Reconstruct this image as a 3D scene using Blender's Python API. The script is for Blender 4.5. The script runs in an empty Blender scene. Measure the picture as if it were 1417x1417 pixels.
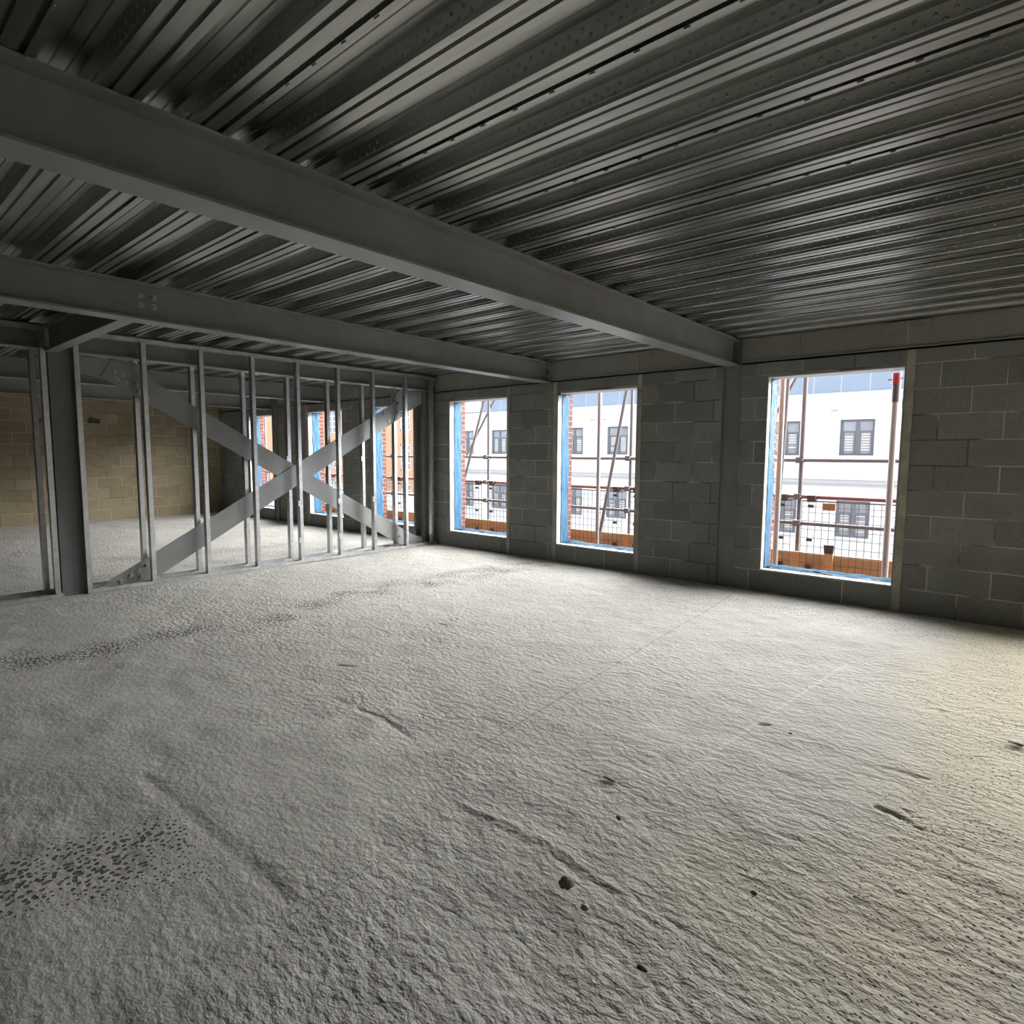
import bpy, math, random
import numpy as np
from mathutils import Matrix, Vector
random.seed(7)
rng = np.random.default_rng(11)
SC = bpy.context.scene
COL = SC.collection
H = 1.423            # eye height above the slab
WY = 6.48            # inner face of the window wall

# ------------------------------------------------------------------ nodes
class NT:
    def __init__(s, tree):
        s.t = tree; s.n = tree.nodes; s.l = tree.links
    def node(s, typ, **kw):
        n = s.n.new(typ)
        for k, v in kw.items(): setattr(n, k, v)
        return n
    def put(s, sock, v):
        if v is None: return
        if isinstance(v, bpy.types.NodeSocket): s.l.new(v, sock)
        else:
            try: sock.default_value = v
            except Exception: sock.default_value = tuple(v) + (1.0,)
    def math(s, op, a, b=None, c=None, clamp=False):
        n = s.node('ShaderNodeMath', operation=op); n.use_clamp = clamp
        s.put(n.inputs[0], a); s.put(n.inputs[1], b)
        if c is not None: s.put(n.inputs[2], c)
        return n.outputs[0]
    def vmath(s, op, a, b=None):
        n = s.node('ShaderNodeVectorMath', operation=op)
        s.put(n.inputs[0], a); s.put(n.inputs[1], b)
        return n.outputs[0]
    def pos(s):
        return s.node('ShaderNodeNewGeometry').outputs['Position']
    def sep(s, v):
        n = s.node('ShaderNodeSeparateXYZ'); s.put(n.inputs[0], v); return n.outputs
    def comb(s, x, y, z):
        n = s.node('ShaderNodeCombineXYZ')
        for i, v in enumerate((x, y, z)): s.put(n.inputs[i], v)
        return n.outputs[0]
    def noise(s, vec, scale, detail=3.0, rough=0.55):
        n = s.node('ShaderNodeTexNoise'); s.put(n.inputs['Vector'], vec)
        n.inputs['Scale'].default_value = scale; n.inputs['Detail'].default_value = detail
        n.inputs['Roughness'].default_value = rough
        return n.outputs[0]
    def voro(s, vec, scale, feature='F1', rnd=1.0, dim='3D'):
        n = s.node('ShaderNodeTexVoronoi', feature=feature, voronoi_dimensions=dim); s.put(n.inputs['Vector'], vec)
        n.inputs['Scale'].default_value = scale; n.inputs['Randomness'].default_value = rnd
        return n.outputs
    def ramp(s, fac, stops):
        n = s.node('ShaderNodeValToRGB'); s.put(n.inputs[0], fac)
        e = n.color_ramp.elements
        while len(e) < len(stops): e.new(0.5)
        for i, (p, c) in enumerate(stops):
            e[i].position = p
            e[i].color = (c, c, c, 1) if isinstance(c, (int, float)) else tuple(c) + (1,)
        return n.outputs[0]
    def mix(s, fac, a, b, blend='MIX'):
        n = s.node('ShaderNodeMix', data_type='RGBA', blend_type=blend)
        s.put(n.inputs[0], fac); s.put(n.inputs[6], a); s.put(n.inputs[7], b)
        return n.outputs[2]
    def rng(s, v, a, b, c, d, smooth=True):
        n = s.node('ShaderNodeMapRange')
        n.interpolation_type = 'SMOOTHSTEP' if smooth else 'LINEAR'
        s.put(n.inputs[0], v)
        for i, q in enumerate((a, b, c, d)): n.inputs[i + 1].default_value = q
        return n.outputs[0]
    def bump(s, h, dist, strength=1.0, normal=None):
        n = s.node('ShaderNodeBump'); n.inputs['Distance'].default_value = dist
        n.inputs['Strength'].default_value = strength
        s.put(n.inputs['Height'], h)
        if normal is not None: s.put(n.inputs['Normal'], normal)
        return n.outputs[0]

def mat(name, color=(.5, .5, .5), rough=.7, metal=0.0, build=None, spec=None, vary=0.0, vscale=6.0):
    m = bpy.data.materials.new(name); m.use_nodes = True
    t = NT(m.node_tree); b = t.n['Principled BSDF']
    b.inputs['Base Color'].default_value = tuple(color) + (1,)
    b.inputs['Roughness'].default_value = rough
    b.inputs['Metallic'].default_value = metal
    if spec is not None: b.inputs['Specular IOR Level'].default_value = spec
    if build: build(t, b)
    elif vary:
        f = t.noise(t.pos(), vscale, 4)
        c1 = tuple(max(0, c * (1 - vary)) for c in color); c2 = tuple(c * (1 + vary) for c in color)
        t.put(b.inputs['Base Color'], t.ramp(f, [(.3, c1), (.7, c2)]))
    return m

def blockwork(c1, c2, mortar, axis='X', x0=-.444 + 0.0, z0=.2216, w=.45, h=.225, msize=.006, freckle=.35, bumpd=.004):
    def build(t, b):
        p = t.sep(t.pos())
        u = p[0] if axis == 'X' else p[1]
        u = t.math('SUBTRACT', u, x0); v = t.math('SUBTRACT', p[2], z0)
        vec = t.comb(t.math('ADD', u, 45.0 * w), t.math('ADD', v, 20 * h), 0.0)
        wob = t.noise(t.pos(), 5.0, 2)
        vec2 = t.vmath('ADD', vec, t.comb(0.0, t.math('MULTIPLY', t.math('SUBTRACT', wob, .5), .014), 0.0))
        n = t.node('ShaderNodeTexBrick'); n.offset = .5; n.offset_frequency = 2; n.squash = 1.0
        t.put(n.inputs['Vector'], vec2)
        n.inputs['Scale'].default_value = 1.0
        n.inputs['Color1'].default_value = (0, 0, 0, 1); n.inputs['Color2'].default_value = (1, 1, 1, 1)
        n.inputs['Mortar'].default_value = (.5, .5, .5, 1)
        n.inputs['Mortar Size'].default_value = msize; n.inputs['Mortar Smooth'].default_value = .3
        n.inputs['Bias'].default_value = 0.0
        n.inputs['Brick Width'].default_value = w; n.inputs['Row Height'].default_value = h
        tint = t.mix(n.outputs['Color'], c1, c2)
        fine = t.noise(t.pos(), 90.0, 3, .7)
        mid = t.noise(t.pos(), 3.2, 4, .6)
        tint = t.mix(t.rng(fine, .35, .68, 0, 1), t.mix(freckle, tint, (0, 0, 0)), tint)
        tint = t.mix(t.rng(mid, .3, .7, 0.0, .35), tint, tuple(c * .6 for c in c1))
        # mortar is pale in places, recessed and dark in others
        mcol = t.mix(t.rng(t.noise(t.pos(), 1.7, 2), .42, .56, 0, 1), tuple(c * .45 for c in c1), mortar)
        t.put(b.inputs['Base Color'], t.mix(n.outputs['Fac'], tint, mcol))
        hgt = t.math('SUBTRACT', t.math('MULTIPLY', fine, .35), n.outputs['Fac'])
        t.put(b.inputs['Normal'], t.bump(hgt, bumpd, .8))
    return build

def facebrick(t, b):
    p = t.sep(t.pos())
    vec = t.comb(t.math('ADD', p[0], t.math('MULTIPLY', p[1], 1.0)), t.math('ADD', p[2], 3.0), 0.0)
    n = t.node('ShaderNodeTexBrick'); t.put(n.inputs['Vector'], vec)
    n.inputs['Scale'].default_value = 1.0
    n.inputs['Color1'].default_value = (.125, .042, .030, 1); n.inputs['Color2'].default_value = (.19, .066, .044, 1)
    n.inputs['Mortar'].default_value = (.25, .22, .20, 1)
    n.inputs['Mortar Size'].default_value = .007
    n.inputs['Brick Width'].default_value = .225; n.inputs['Row Height'].default_value = .075
    t.put(b.inputs['Base Color'], n.outputs['Color'])
    t.put(b.inputs['Normal'], t.bump(t.math('MULTIPLY', n.outputs['Fac'], -1.0), .006))

def orangebrick(t, b):
    p = t.sep(t.pos())
    n = t.node('ShaderNodeTexBrick'); t.put(n.inputs['Vector'], t.comb(t.math('ADD', p[0], p[1]), p[2], 0.0))
    n.inputs['Scale'].default_value = 1.0
    n.inputs['Color1'].default_value = (.60, .34, .21, 1); n.inputs['Color2'].default_value = (.68, .41, .26, 1)
    n.inputs['Mortar'].default_value = (.66, .48, .36, 1); n.inputs['Mortar Size'].default_value = .008
    n.inputs['Brick Width'].default_value = .225; n.inputs['Row Height'].default_value = .075
    t.put(b.inputs['Base Color'], n.outputs['Color'])

def floor_build(t, b):
    P = t.pos()
    pit = t.node('ShaderNodeAttribute', attribute_name='pit').outputs['Fac']
    ochre = t.node('ShaderNodeAttribute', attribute_name='ochre').outputs['Fac']
    line = t.node('ShaderNodeAttribute', attribute_name='darkline').outputs['Fac']
    big = t.noise(P, .9, 4, .6); mid = t.noise(P, 6.0, 5, .65); fine = t.noise(P, 60.0, 4, .7)
    base = t.mix(t.rng(big, .3, .7, 0, 1), (.455, .442, .405), (.535, .518, .477))
    base = t.mix(t.rng(mid, .36, .66, .45, 0), base, (.38, .367, .33))
    base = t.mix(t.math('MULTIPLY', ochre, .75), base, (.53, .47, .335))
    base = t.mix(t.rng(fine, .30, .50, .42, 0), base, (.25, .24, .21))
    # pits: little voids left by the tamped surface, coloured darker than the slab around
    v1 = t.voro(P, 36.0, dim='2D')['Distance']; v2 = t.voro(P, 17.0, dim='2D')['Distance']
    wob = t.math('MULTIPLY', t.math('SUBTRACT', t.noise(P, 80.0, 3), .5), .62)
    thr1 = t.math('MULTIPLY_ADD', pit, .52, -.04)
    thr2 = t.math('MULTIPLY_ADD', pit, .26, t.rng(t.noise(P, 1.5, 3), .56, .72, -.06, .06))
    m1 = t.math('SUBTRACT', thr1, t.math('ADD', v1, wob))
    m2 = t.math('SUBTRACT', thr2, t.math('ADD', v2, t.math('MULTIPLY', wob, .6)))
    p1 = t.rng(m1, -.04, .07, 0, 1); p2 = t.rng(m2, -.03, .05, 0, 1)
    pits = t.math('MAXIMUM', p1, t.math('MULTIPLY', p2, .8))
    col = t.mix(t.math('MULTIPLY', pits, .88), base, (.065, .058, .046))
    col = t.mix(t.math('MULTIPLY', line, t.rng(fine, .3, .6, 1, .35)), col, (.13, .12, .10))
    # fine day joints ruled across the slab
    q = t.sep(P)
    def rule(x0, y0, kx, ya, yb, w, amt):
        d = t.math('ABSOLUTE', t.math('SUBTRACT', q[0], t.math('MULTIPLY_ADD', t.math('SUBTRACT', q[1], y0), kx, x0)))
        d = t.math('ADD', d, t.math('MULTIPLY', t.math('SUBTRACT', t.noise(P, 9.0, 2), .5), .012))
        m = t.math('MULTIPLY', t.rng(t.math('ABSOLUTE', d), w * .4, w, 1, 0), t.math('MULTIPLY', t.math('GREATER_THAN', q[1], ya), t.math('LESS_THAN', q[1], yb)))
        return t.math('MULTIPLY', m, amt)
    j = t.math('MAXIMUM', rule(-1.965, 2.0, -.078, 1.95, 6.2, .007, .55), rule(-1.655, 1.0, -.01, .87, 1.42, .005, .55))
    col = t.mix(j, col, (.20, .19, .165))
    col = t.mix(rule(-1.10, 2.57, .10, 2.4, 4.6, .016, .35), col, (.66, .64, .60))
    t.put(b.inputs['Base Color'], col)
    b.inputs['Roughness'].default_value = .92
    b.inputs['Specular IOR Level'].default_value = .25
    # ripples of the tamped finish
    s = t.sep(P)
    st = t.comb(t.math('MULTIPLY', s[0], 1.0), t.math('MULTIPLY', s[1], 1.5), 0.0)
    rip = t.noise(st, 21.0, 3, .55); rip2 = t.noise(P, 52.0, 3, .6)
    h = t.math('ADD', t.math('MULTIPLY', rip, 1.0), t.math('MULTIPLY', rip2, .38))
    calm = t.node('ShaderNodeAttribute', attribute_name='calm').outputs['Fac']
    h = t.math('MULTIPLY', h, calm)
    h = t.math('SUBTRACT', h, t.math('MULTIPLY', pits, .6))
    t.put(b.inputs['Normal'], t.bump(h, .0135, .85))

def deck_build(t, b):
    P = t.pos(); s = t.sep(P)
    n1 = t.noise(t.comb(t.math('MULTIPLY', s[0], .7), t.math('MULTIPLY', s[1], 9.0), 0.0), 2.2, 3)
    n2 = t.noise(P, 28.0, 3, .6)
    t.put(b.inputs['Base Color'], t.mix(t.rng(n1, .3, .7, 0, 1), (.32, .325, .305), (.45, .45, .425)))
    b.inputs['Metallic'].default_value = 1.0
    t.put(b.inputs['Roughness'], t.rng(n1, .3, .7, .30, .38))
    # embossed dimples, two staggered rows, on the sloped webs only
    zz = t.math('SUBTRACT', s[2], 2.648)
    v = t.math('DIVIDE', zz, .019)
    row = t.math('FLOOR', v)
    u = t.math('ADD', t.math('DIVIDE', s[0], .050), t.math('MULTIPLY', row, .5))
    du = t.math('MULTIPLY', t.math('SUBTRACT', t.math('FRACT', u), .5), .050)
    dv = t.math('MULTIPLY', t.math('SUBTRACT', t.math('FRACT', v), .5), .019)
    d = t.math('SQRT', t.math('ADD', t.math('MULTIPLY', du, du), t.math('MULTIPLY', dv, dv)))
    dim = t.rng(d, .0030, .0062, 1, 0)
    inz = t.math('MULTIPLY', t.math('GREATER_THAN', zz, 0.0), t.math('LESS_THAN', zz, .038))
    dim = t.math('MULTIPLY', dim, inz)
    hgt = t.math('ADD', dim, t.math('MULTIPLY', n2, 0.0))
    t.put(b.inputs['Normal'], t.bump(hgt, .014, 1.0))

def paint_build(c1, c2):
    def build(t, b):
        f = t.noise(t.pos(), 3.0, 4); g = t.noise(t.pos(), 140.0, 2)
        c = t.mix(t.rng(f, .3, .7, 0, 1), c1, c2)
        c = t.mix(t.rng(g, .3, .7, .18, 0), c, (.12, .12, .12))
        t.put(b.inputs['Base Color'], c)
        t.put(b.inputs['Normal'], t.bump(g, .0002, .4))
    return build

def galv_build(t, b):
    f = t.noise(t.pos(), 24.0, 3)
    t.put(b.inputs['Base Color'], t.ramp(f, [(.3, (.52, .53, .53)), (.7, (.68, .69, .69))]))
    t.put(b.inputs['Roughness'], t.rng(f, .3, .7, .28, .40))

def membrane_build(t, b):
    s = t.sep(t.pos())
    vec = t.comb(t.math('MULTIPLY', s[0], 6.0), t.math('MULTIPLY', s[1], 26.0), t.math('MULTIPLY', s[2], 5.0))
    f = t.noise(vec, 1.0, 4, .6)
    t.put(b.inputs['Base Color'], t.ramp(f, [(.30, (.040, .12, .22)), (.62, (.065, .17, .285)), (.84, (.24, .33, .39))]))  # palest stop paints glints on the wrinkles into the colour
    t.put(b.inputs['Normal'], t.bump(t.noise(vec, 1.6, 4, .65), .03, .9))

def darkened_sill_build(t, b):
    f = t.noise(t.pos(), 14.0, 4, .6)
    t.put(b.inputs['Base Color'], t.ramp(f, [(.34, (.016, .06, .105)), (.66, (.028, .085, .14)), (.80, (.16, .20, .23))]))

def rust_tube(c, rustc, amount):
    def build(t, b):
        f = t.noise(t.pos(), 2.4, 3, .6)
        t.put(b.inputs['Base Color'], t.mix(t.rng(f, .62 - amount, .74 - amount, 0, 1), c, rustc))
    return build

def timber_build(c1, c2, along=0):
    def build(t, b):
        s = t.sep(t.pos())
        k = [9.0, 9.0, 30.0]; k[along] = .9
        vec = t.comb(*[t.math('MULTIPLY', s[i], k[i]) for i in range(3)])
        f = t.noise(vec, 2.6, 5, .65)
        t.put(b.inputs['Base Color'], t.ramp(f, [(.28, c1), (.72, c2)]))
    return build

M = {}
M['block'] = mat('grey_blockwork', rough=.95, build=blockwork((.215, .216, .202), (.295, .296, .278), (.43, .42, .38)))
M['spandrel'] = mat('edge_beam_infill', rough=.95, build=blockwork((.29, .28, .25), (.32, .31, .28), (.38, .37, .33), x0=-.486, z0=2.0, w=.9, h=1.0, msize=.005))
M['buff'] = mat('buff_blockwork', rough=.95, build=blockwork((.30, .245, .155), (.40, .33, .215), (.46, .40, .29), axis='Y', x0=.1))
M['plainblock'] = mat('plain_blockwork', rough=.95, build=blockwork((.20, .19, .165), (.25, .24, .21), (.3, .29, .25), axis='Y', x0=.1))
M['brick'] = mat('red_facing_brick', rough=.9, build=facebrick)
M['orange'] = mat('orange_brick', rough=.9, build=orangebrick)
M['floor'] = mat('tamped_concrete', rough=.92, build=floor_build)
M['deck'] = mat('galvanised_deck', rough=.36, metal=1, build=deck_build)
M['paint'] = mat('grey_coated_steel', rough=.36, metal=0.0, build=paint_build((.225, .223, .208), (.27, .267, .25)))
M['column'] = mat('grey_column_steel', rough=.5, metal=0.0, build=paint_build((.145, .15, .142), (.185, .19, .18)))
M['plate'] = mat('brace_plate_steel', rough=.42, metal=.3, build=paint_build((.26, .265, .26), (.32, .325, .32)))
M['galv'] = mat('galvanised_stud', rough=.4, metal=1.0, build=galv_build)
M['bolt'] = mat('zinc_bolt', (.46, .46, .43), .4, .8)
M['sheet'] = mat('sill_membrane_darkened', (.05, .12, .2), .85, build=darkened_sill_build, spec=.06)  # membrane blue darkened to offset the strong sky light on the sill
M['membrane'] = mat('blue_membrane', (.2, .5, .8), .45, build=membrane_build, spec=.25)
M['white'] = mat('white_and_lit_reveal', (.42, .42, .41), .6, vary=.06, vscale=9)
M['windpost'] = mat('mortar_smeared_post', (.33, .31, .25), .9, vary=.28, vscale=7)
M['tubecream'] = mat('cream_tube', (.60, .52, .43), .6, build=rust_tube((.27, .26, .24), (.22, .185, .15), -.04))
M['tuberust'] = mat('rusty_tube', (.5, .4, .35), .6, build=rust_tube((.125, .125, .13), (.11, .07, .06), .04))
M['tubegrey'] = mat('galvanised_tube', (.40, .38, .38), .5, build=rust_tube((.135, .142, .15), (.13, .115, .105), -.03))
M['wire'] = mat('dark_wire', (.09, .09, .10), .6, vary=.1)
M['clip'] = mat('black_clip', (.045, .04, .04), .6, vary=.1)
M['redtube'] = mat('red_painted_tube', (.19, .075, .065), .6, vary=.3, vscale=5)
M['redcap'] = mat('red_cap', (.20, .012, .022), .5, vary=.1)
M['sleeve'] = mat('dark_sleeve', (.045, .045, .055), .6, vary=.1)
M['toe'] = mat('orange_toe_board', rough=.8, build=timber_build((.34, .205, .10), (.50, .34, .18)))
M['board'] = mat('scaffold_board', rough=.85, build=timber_build((.22, .12, .06), (.36, .22, .12)))
M['render'] = mat('white_render', (.76, .81, .85), .9, vary=.02, vscale=.6)
M['band'] = mat('grey_band', (.42, .43, .45), .8, vary=.05)
def seamroof(t, b):
    s = t.sep(t.pos())
    f = t.math('FRACT', t.math('DIVIDE', s[0], .9))
    n = t.noise(t.pos(), .5, 2)
    c = t.mix(t.rng(n, .3, .7, 0, 1), (.25, .335, .45), (.30, .385, .51))
    t.put(b.inputs['Base Color'], t.mix(t.math('LESS_THAN', f, .04), c, (.45, .50, .57)))
M['roof'] = mat('blue_grey_cladding', rough=.6, build=seamroof)
M['frame'] = mat('slate_window_frame', (.16, .18, .22), .5, vary=.06)
M['pane'] = mat('window_glass', (.30, .35, .40), .12, vary=.25, vscale=1.6)
M['blind'] = mat('white_blind', (.62, .63, .63), .8, vary=.04)
M['sash'] = mat('white_sash', (.80, .80, .78), .6, vary=.03)
M['street'] = mat('street_asphalt', (.42, .43, .44), .95, vary=.12, vscale=2)
M['leaf'] = mat('green_leaves', (.22, .38, .06), .8, vary=.4, vscale=4)
M['lump'] = mat('brown_mortar_lump', (.20, .15, .11), .95, vary=.45, vscale=60)
M['stone'] = mat('grey_stone', (.34, .33, .30), .95, vary=.2, vscale=40)
M['plug'] = mat('dark_debris', (.07, .065, .06), .9, vary=.2, vscale=40)
M['ply'] = mat('weathered_offcut', (.24, .20, .15), .9, vary=.2, vscale=30)

# ------------------------------------------------------------------ meshes
class MB:
    def __init__(s): s.v = []; s.f = []
    def add(s, vs, fs):
        o = len(s.v); s.v += [tuple(map(float, q)) for q in vs]; s.f += [tuple(i + o for i in q) for q in fs]; return s
    def box(s, x0, x1, y0, y1, z0, z1):
        x0, x1 = sorted((x0, x1)); y0, y1 = sorted((y0, y1)); z0, z1 = sorted((z0, z1))
        return s.add([(x0, y0, z0), (x1, y0, z0), (x1, y1, z0), (x0, y1, z0), (x0, y0, z1), (x1, y0, z1), (x1, y1, z1), (x0, y1, z1)],
                     [(0, 3, 2, 1), (4, 5, 6, 7), (0, 1, 5, 4), (1, 2, 6, 5), (2, 3, 7, 6), (3, 0, 4, 7)])
    def prism(s, pts, axis, a, b):
        """closed polygon in the plane across axis, run from a to b.  axis X: pts=(y,z); Y: (x,z); Z: (x,y)"""
        n = len(pts)
        def P(q, t):
            return {'X': (t, q[0], q[1]), 'Y': (q[0], t, q[1]), 'Z': (q[0], q[1], t)}[axis]
        vs = [P(q, a) for q in pts] + [P(q, b) for q in pts]
        fs = [(i, (i + 1) % n, n + (i + 1) % n, n + i) for i in range(n)] + [tuple(range(n))[::-1], tuple(range(n, 2 * n))]
        return s.add(vs, fs)
    def tube(s, p0, p1, r, n=10, r1=None):
        p0, p1 = Vector(p0), Vector(p1); d = (p1 - p0).normalized()
        u = d.orthogonal().normalized(); w = d.cross(u); r1 = r if r1 is None else r1
        vs = []
        for p, rr in ((p0, r), (p1, r1)):
            for i in range(n):
                a = 2 * math.pi * i / n
                vs.append(p + u * math.cos(a) * rr + w * math.sin(a) * rr)
        return s.add(vs, [(i, (i + 1) % n, n + (i + 1) % n, n + i) for i in range(n)] + [tuple(range(n))[::-1], tuple(range(n, 2 * n))])
    def ibeam(s, axis, a, b, c, z0, z1, w, tf=.013, tw=.008):
        """I section running along X or Y, centre line at c, bottom z0, top z1"""
        h = w / 2
        pts = [(c - h, z0), (c + h, z0), (c + h, z0 + tf), (c + tw / 2, z0 + tf), (c + tw / 2, z1 - tf), (c + h, z1 - tf), (c + h, z1),
               (c - h, z1), (c - h, z1 - tf), (c - tw / 2, z1 - tf), (c - tw / 2, z0 + tf), (c - h, z0 + tf)]
        return s.prism(pts, axis, a, b)

def obj(name, mb, m, parent=None, origin=None, smooth=False):
    v = np.array(mb.v)
    if origin is None:
        lo, hi = v.min(0), v.max(0); origin = ((lo[0] + hi[0]) / 2, (lo[1] + hi[1]) / 2, lo[2])
    origin = np.array(origin, float)
    me = bpy.data.meshes.new(name)
    me.from_pydata((v - origin).tolist(), [], mb.f); me.update()
    import bmesh
    bm = bmesh.new(); bm.from_mesh(me); bmesh.ops.recalc_face_normals(bm, faces=bm.faces); bm.to_mesh(me); bm.free()
    me.materials.append(m)
    if smooth: me.polygons.foreach_set('use_smooth', [True] * len(me.polygons))
    o = bpy.data.objects.new(name, me); COL.objects.link(o)
    o['_o'] = list(origin)
    if parent is not None:
        o.parent = parent; o.location = Vector(origin) - Vector(parent['_o'])
    else: o.location = origin
    return o
def empty(name, loc):
    o = bpy.data.objects.new(name, None); COL.objects.link(o); o.location = loc; o['_o'] = list(loc); o.empty_display_size = .1; return o
def tag(o, label, cat, group=None):
    o['label'] = label; o['category'] = cat; o['kind'] = 'thing'
    if group: o['group'] = group
    return o
def struct(o, label=None):
    o['kind'] = 'structure'
    if label: o['label'] = label
    return o
def stuff(o, label, cat, group=None):
    o['label'] = label; o['category'] = cat; o['kind'] = 'stuff'; return o
def bolt(parent, p, axis, r=.016, t=.014, washer=True):
    d = {'X': Vector((1, 0, 0)), '-X': Vector((-1, 0, 0)), '-Y': Vector((0, -1, 0))}[axis]
    p = Vector(p); b = MB()
    if washer: b.tube(p, p + d * .004, r * 1.35, 14)
    b.tube(p, p + d * t, r, 6); b.tube(p + d * t, p + d * (t + .012), r * .55, 10)
    return obj('bolt', b, M['bolt'], parent)

# ------------------------------------------------------------------ floor
def vnoise(X, Y, s, seed):
    r = np.random.default_rng(seed).random((256, 256))
    x = X / s; y = Y / s; xi = np.floor(x).astype(int); yi = np.floor(y).astype(int)
    fx = x - xi; fy = y - yi; fx = fx * fx * (3 - 2 * fx); fy = fy * fy * (3 - 2 * fy)
    g = lambda a, b: r[a % 256, b % 256]
    return (g(xi, yi) * (1 - fx) + g(xi + 1, yi) * fx) * (1 - fy) + (g(xi, yi + 1) * (1 - fx) + g(xi + 1, yi + 1) * fx) * fy - .5
def pdist(X, Y, pts):
    d = np.full(X.shape, 1e9)
    for (ax, ay), (bx, by) in zip(pts[:-1], pts[1:]):
        dx, dy = bx - ax, by - ay; t = np.clip(((X - ax) * dx + (Y - ay) * dy) / (dx * dx + dy * dy), 0, 1)
        d = np.minimum(d, np.hypot(X - ax - t * dx, Y - ay - t * dy))
    return d
def span(*segs):
    out = []
    for a, b, st in segs: out += list(np.arange(a, b - st * .5, st))
    return np.array(out + [segs[-1][1]])
FX0, FX1, FY0, FY1 = -14.85, 6.5, -5.2, 6.58
xs = span((FX0, -7.4, .12), (-7.4, -3.3, .022), (-3.3, .4, .0125), (.4, 1.4, .04), (1.4, FX1, .2))
ys = span((FY0, -.4, .2), (-.4, .1, .05), (.1, 3.6, .0125), (3.6, FY1, .022))
GX, GY = np.meshgrid(xs, ys, indexing='ij')
hz = .016 * vnoise(GX, GY, .9, 1) + .010 * vnoise(GX, GY, .33, 2) + .007 * vnoise(GX, GY, .12, 3)
wx = GX + .05 * vnoise(GX, GY, .25, 9); wy = GY + .05 * vnoise(GX, GY, .25, 10)
calm = 1 - .65 / (1 + np.exp(((GX + 1.55) + .5 * (GY - .9) + .3 * vnoise(GX, GY, .5, 61)) / .12)) * (GY < 2.5) * np.clip((2.2 - GY) / .8, 0, 1)
calm *= np.clip(1.0 + .5 * vnoise(GX, GY, .6, 62), .5, 1.2)
hz += calm * (.0033 * vnoise(wx, wy * 1.5, .062, 4) + .0019 * vnoise(wx, wy, .032, 5))
def ln(pts, w): return np.exp(-(pdist(GX, GY, pts) / w) ** 2)
g1 = [(-2.88, .873), (-2.207, .895), (-1.726, .902)]
g2 = [(-2.971, 1.923), (-2.593, 1.94), (-2.33, 1.913)]
rid = [(-1.69, 1.665), (-1.481, 1.69), (-1.239, 1.695), (-.94, 1.655), (-.70, 1.605)]
hz -= .006 * ln(g1, .032) * np.clip(.75 + vnoise(GX, GY, .16, 51), 0, 1) + .008 * ln(g2, .013) * np.clip(.6 + 1.6 * vnoise(GX, GY, .11, 52), 0, 1)
# inside the shuttered corner the slab sits a little lower than its rim
inside = ((GX < -.70) & (GX > -1.75) & (GY < 1.66)).astype(float)
hz -= .003 * inside * np.exp(-np.maximum(0, .25 - (1.66 - GY)) * 0)
hz += .004 * ln(rid, .011) + .006 * ln([(-.703, 1.584), (-.70, 1.1)], .012)
cracks = [[(-.497, 4.115), (-.43, 4.10), (-.355, 4.104), (-.30, 4.06)], [(-.483, 3.11), (-.40, 3.145), (-.305, 3.141), (-.2, 3.17)],
          [(-.411, 2.856), (-.35, 2.82), (-.287, 2.793)], [(-.40, 2.75), (-.315, 2.735), (-.25, 2.70), (-.18, 2.70)], [(-3.5, 2.25), (-3.40, 2.30)],
          [(-3.85, 3.25), (-3.70, 3.40), (-3.62, 3.38)], [(-1.02, 3.2), (-.98, 3.23)]]
darkline = np.zeros(GX.shape)  # darker colour along cracks, grooves and the near side of the ridge
for c in cracks:
    q = ln(c, .0085) * np.clip(.55 + 1.6 * vnoise(GX, GY, .05, 21), 0, 1); hz -= .018 * q; darkline = np.maximum(darkline, q * .9)
darkline = np.maximum(darkline, .55 * ln(g2, .011) * np.clip(.4 + 2 * vnoise(GX, GY, .07, 22), 0, 1))
darkline = np.maximum(darkline, .20 * ln(g1, .022))
darkline = np.maximum(darkline, .45 * ln([(-1.50, 1.675), (-1.30, 1.678), (-1.05, 1.655), (-.93, 1.635)], .010) * np.clip(.6 + 1.5 * vnoise(GX, GY, .1, 23), 0, 1))
def blob(cx, cy, rx, ry, ang=0, p=2):
    c, s = math.cos(ang), math.sin(ang); u = ((GX - cx) * c + (GY - cy) * s) / rx; v = (-(GX - cx) * s + (GY - cy) * c) / ry
    return np.exp(-(u * u + v * v) ** (p / 2))
brk = np.clip(.85 + 1.3 * vnoise(GX, GY, .22, 31) + .6 * vnoise(GX, GY, .08, 32), 0, 1.2)
pit = np.zeros(GX.shape)
pit = np.maximum(pit, 1.05 * blob(-2.34, .63, .29, .21, .5, 3) * brk)
pit = np.maximum(pit, .85 * blob(-2.45, .36, .20, .13, .2, 3) * brk)
pit = np.maximum(pit, .68 * np.exp(-(pdist(GX, GY, [(-5.2, .8), (-5.1, 1.4), (-4.80, 2.5)]) / .30) ** 4) * brk)
pit = np.maximum(pit, .68 * np.exp(-(pdist(GX, GY, [(-5.15, 3.1), (-5.15, 4.0), (-5.05, 4.9), (-4.85, 6.0)]) / .33) ** 4) * brk)
pit = np.maximum(pit, .62 * blob(-2.42, 2.17, .14, .16, 0, 3) * np.clip(.5 + 2.2 * vnoise(GX, GY, .08, 33), 0, 1))
rgt = 1 / (1 + np.exp(-(GX + .42 + .25 * vnoise(GX, GY, .6, 41)) / .10))
pit = np.maximum(pit, .36 * rgt * np.clip(.8 + vnoise(GX, GY, .15, 34), 0, 1))
pit = np.maximum(pit, .30 * blob(-.15, 1.9, .75, .9, 0, 3) * np.clip(.9 + vnoise(GX, GY, .15, 35), 0, 1))
pit = np.maximum(pit, .33 * np.exp(-((GY - 6.1) / .55) ** 4) * (GX > -4.6))
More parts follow.
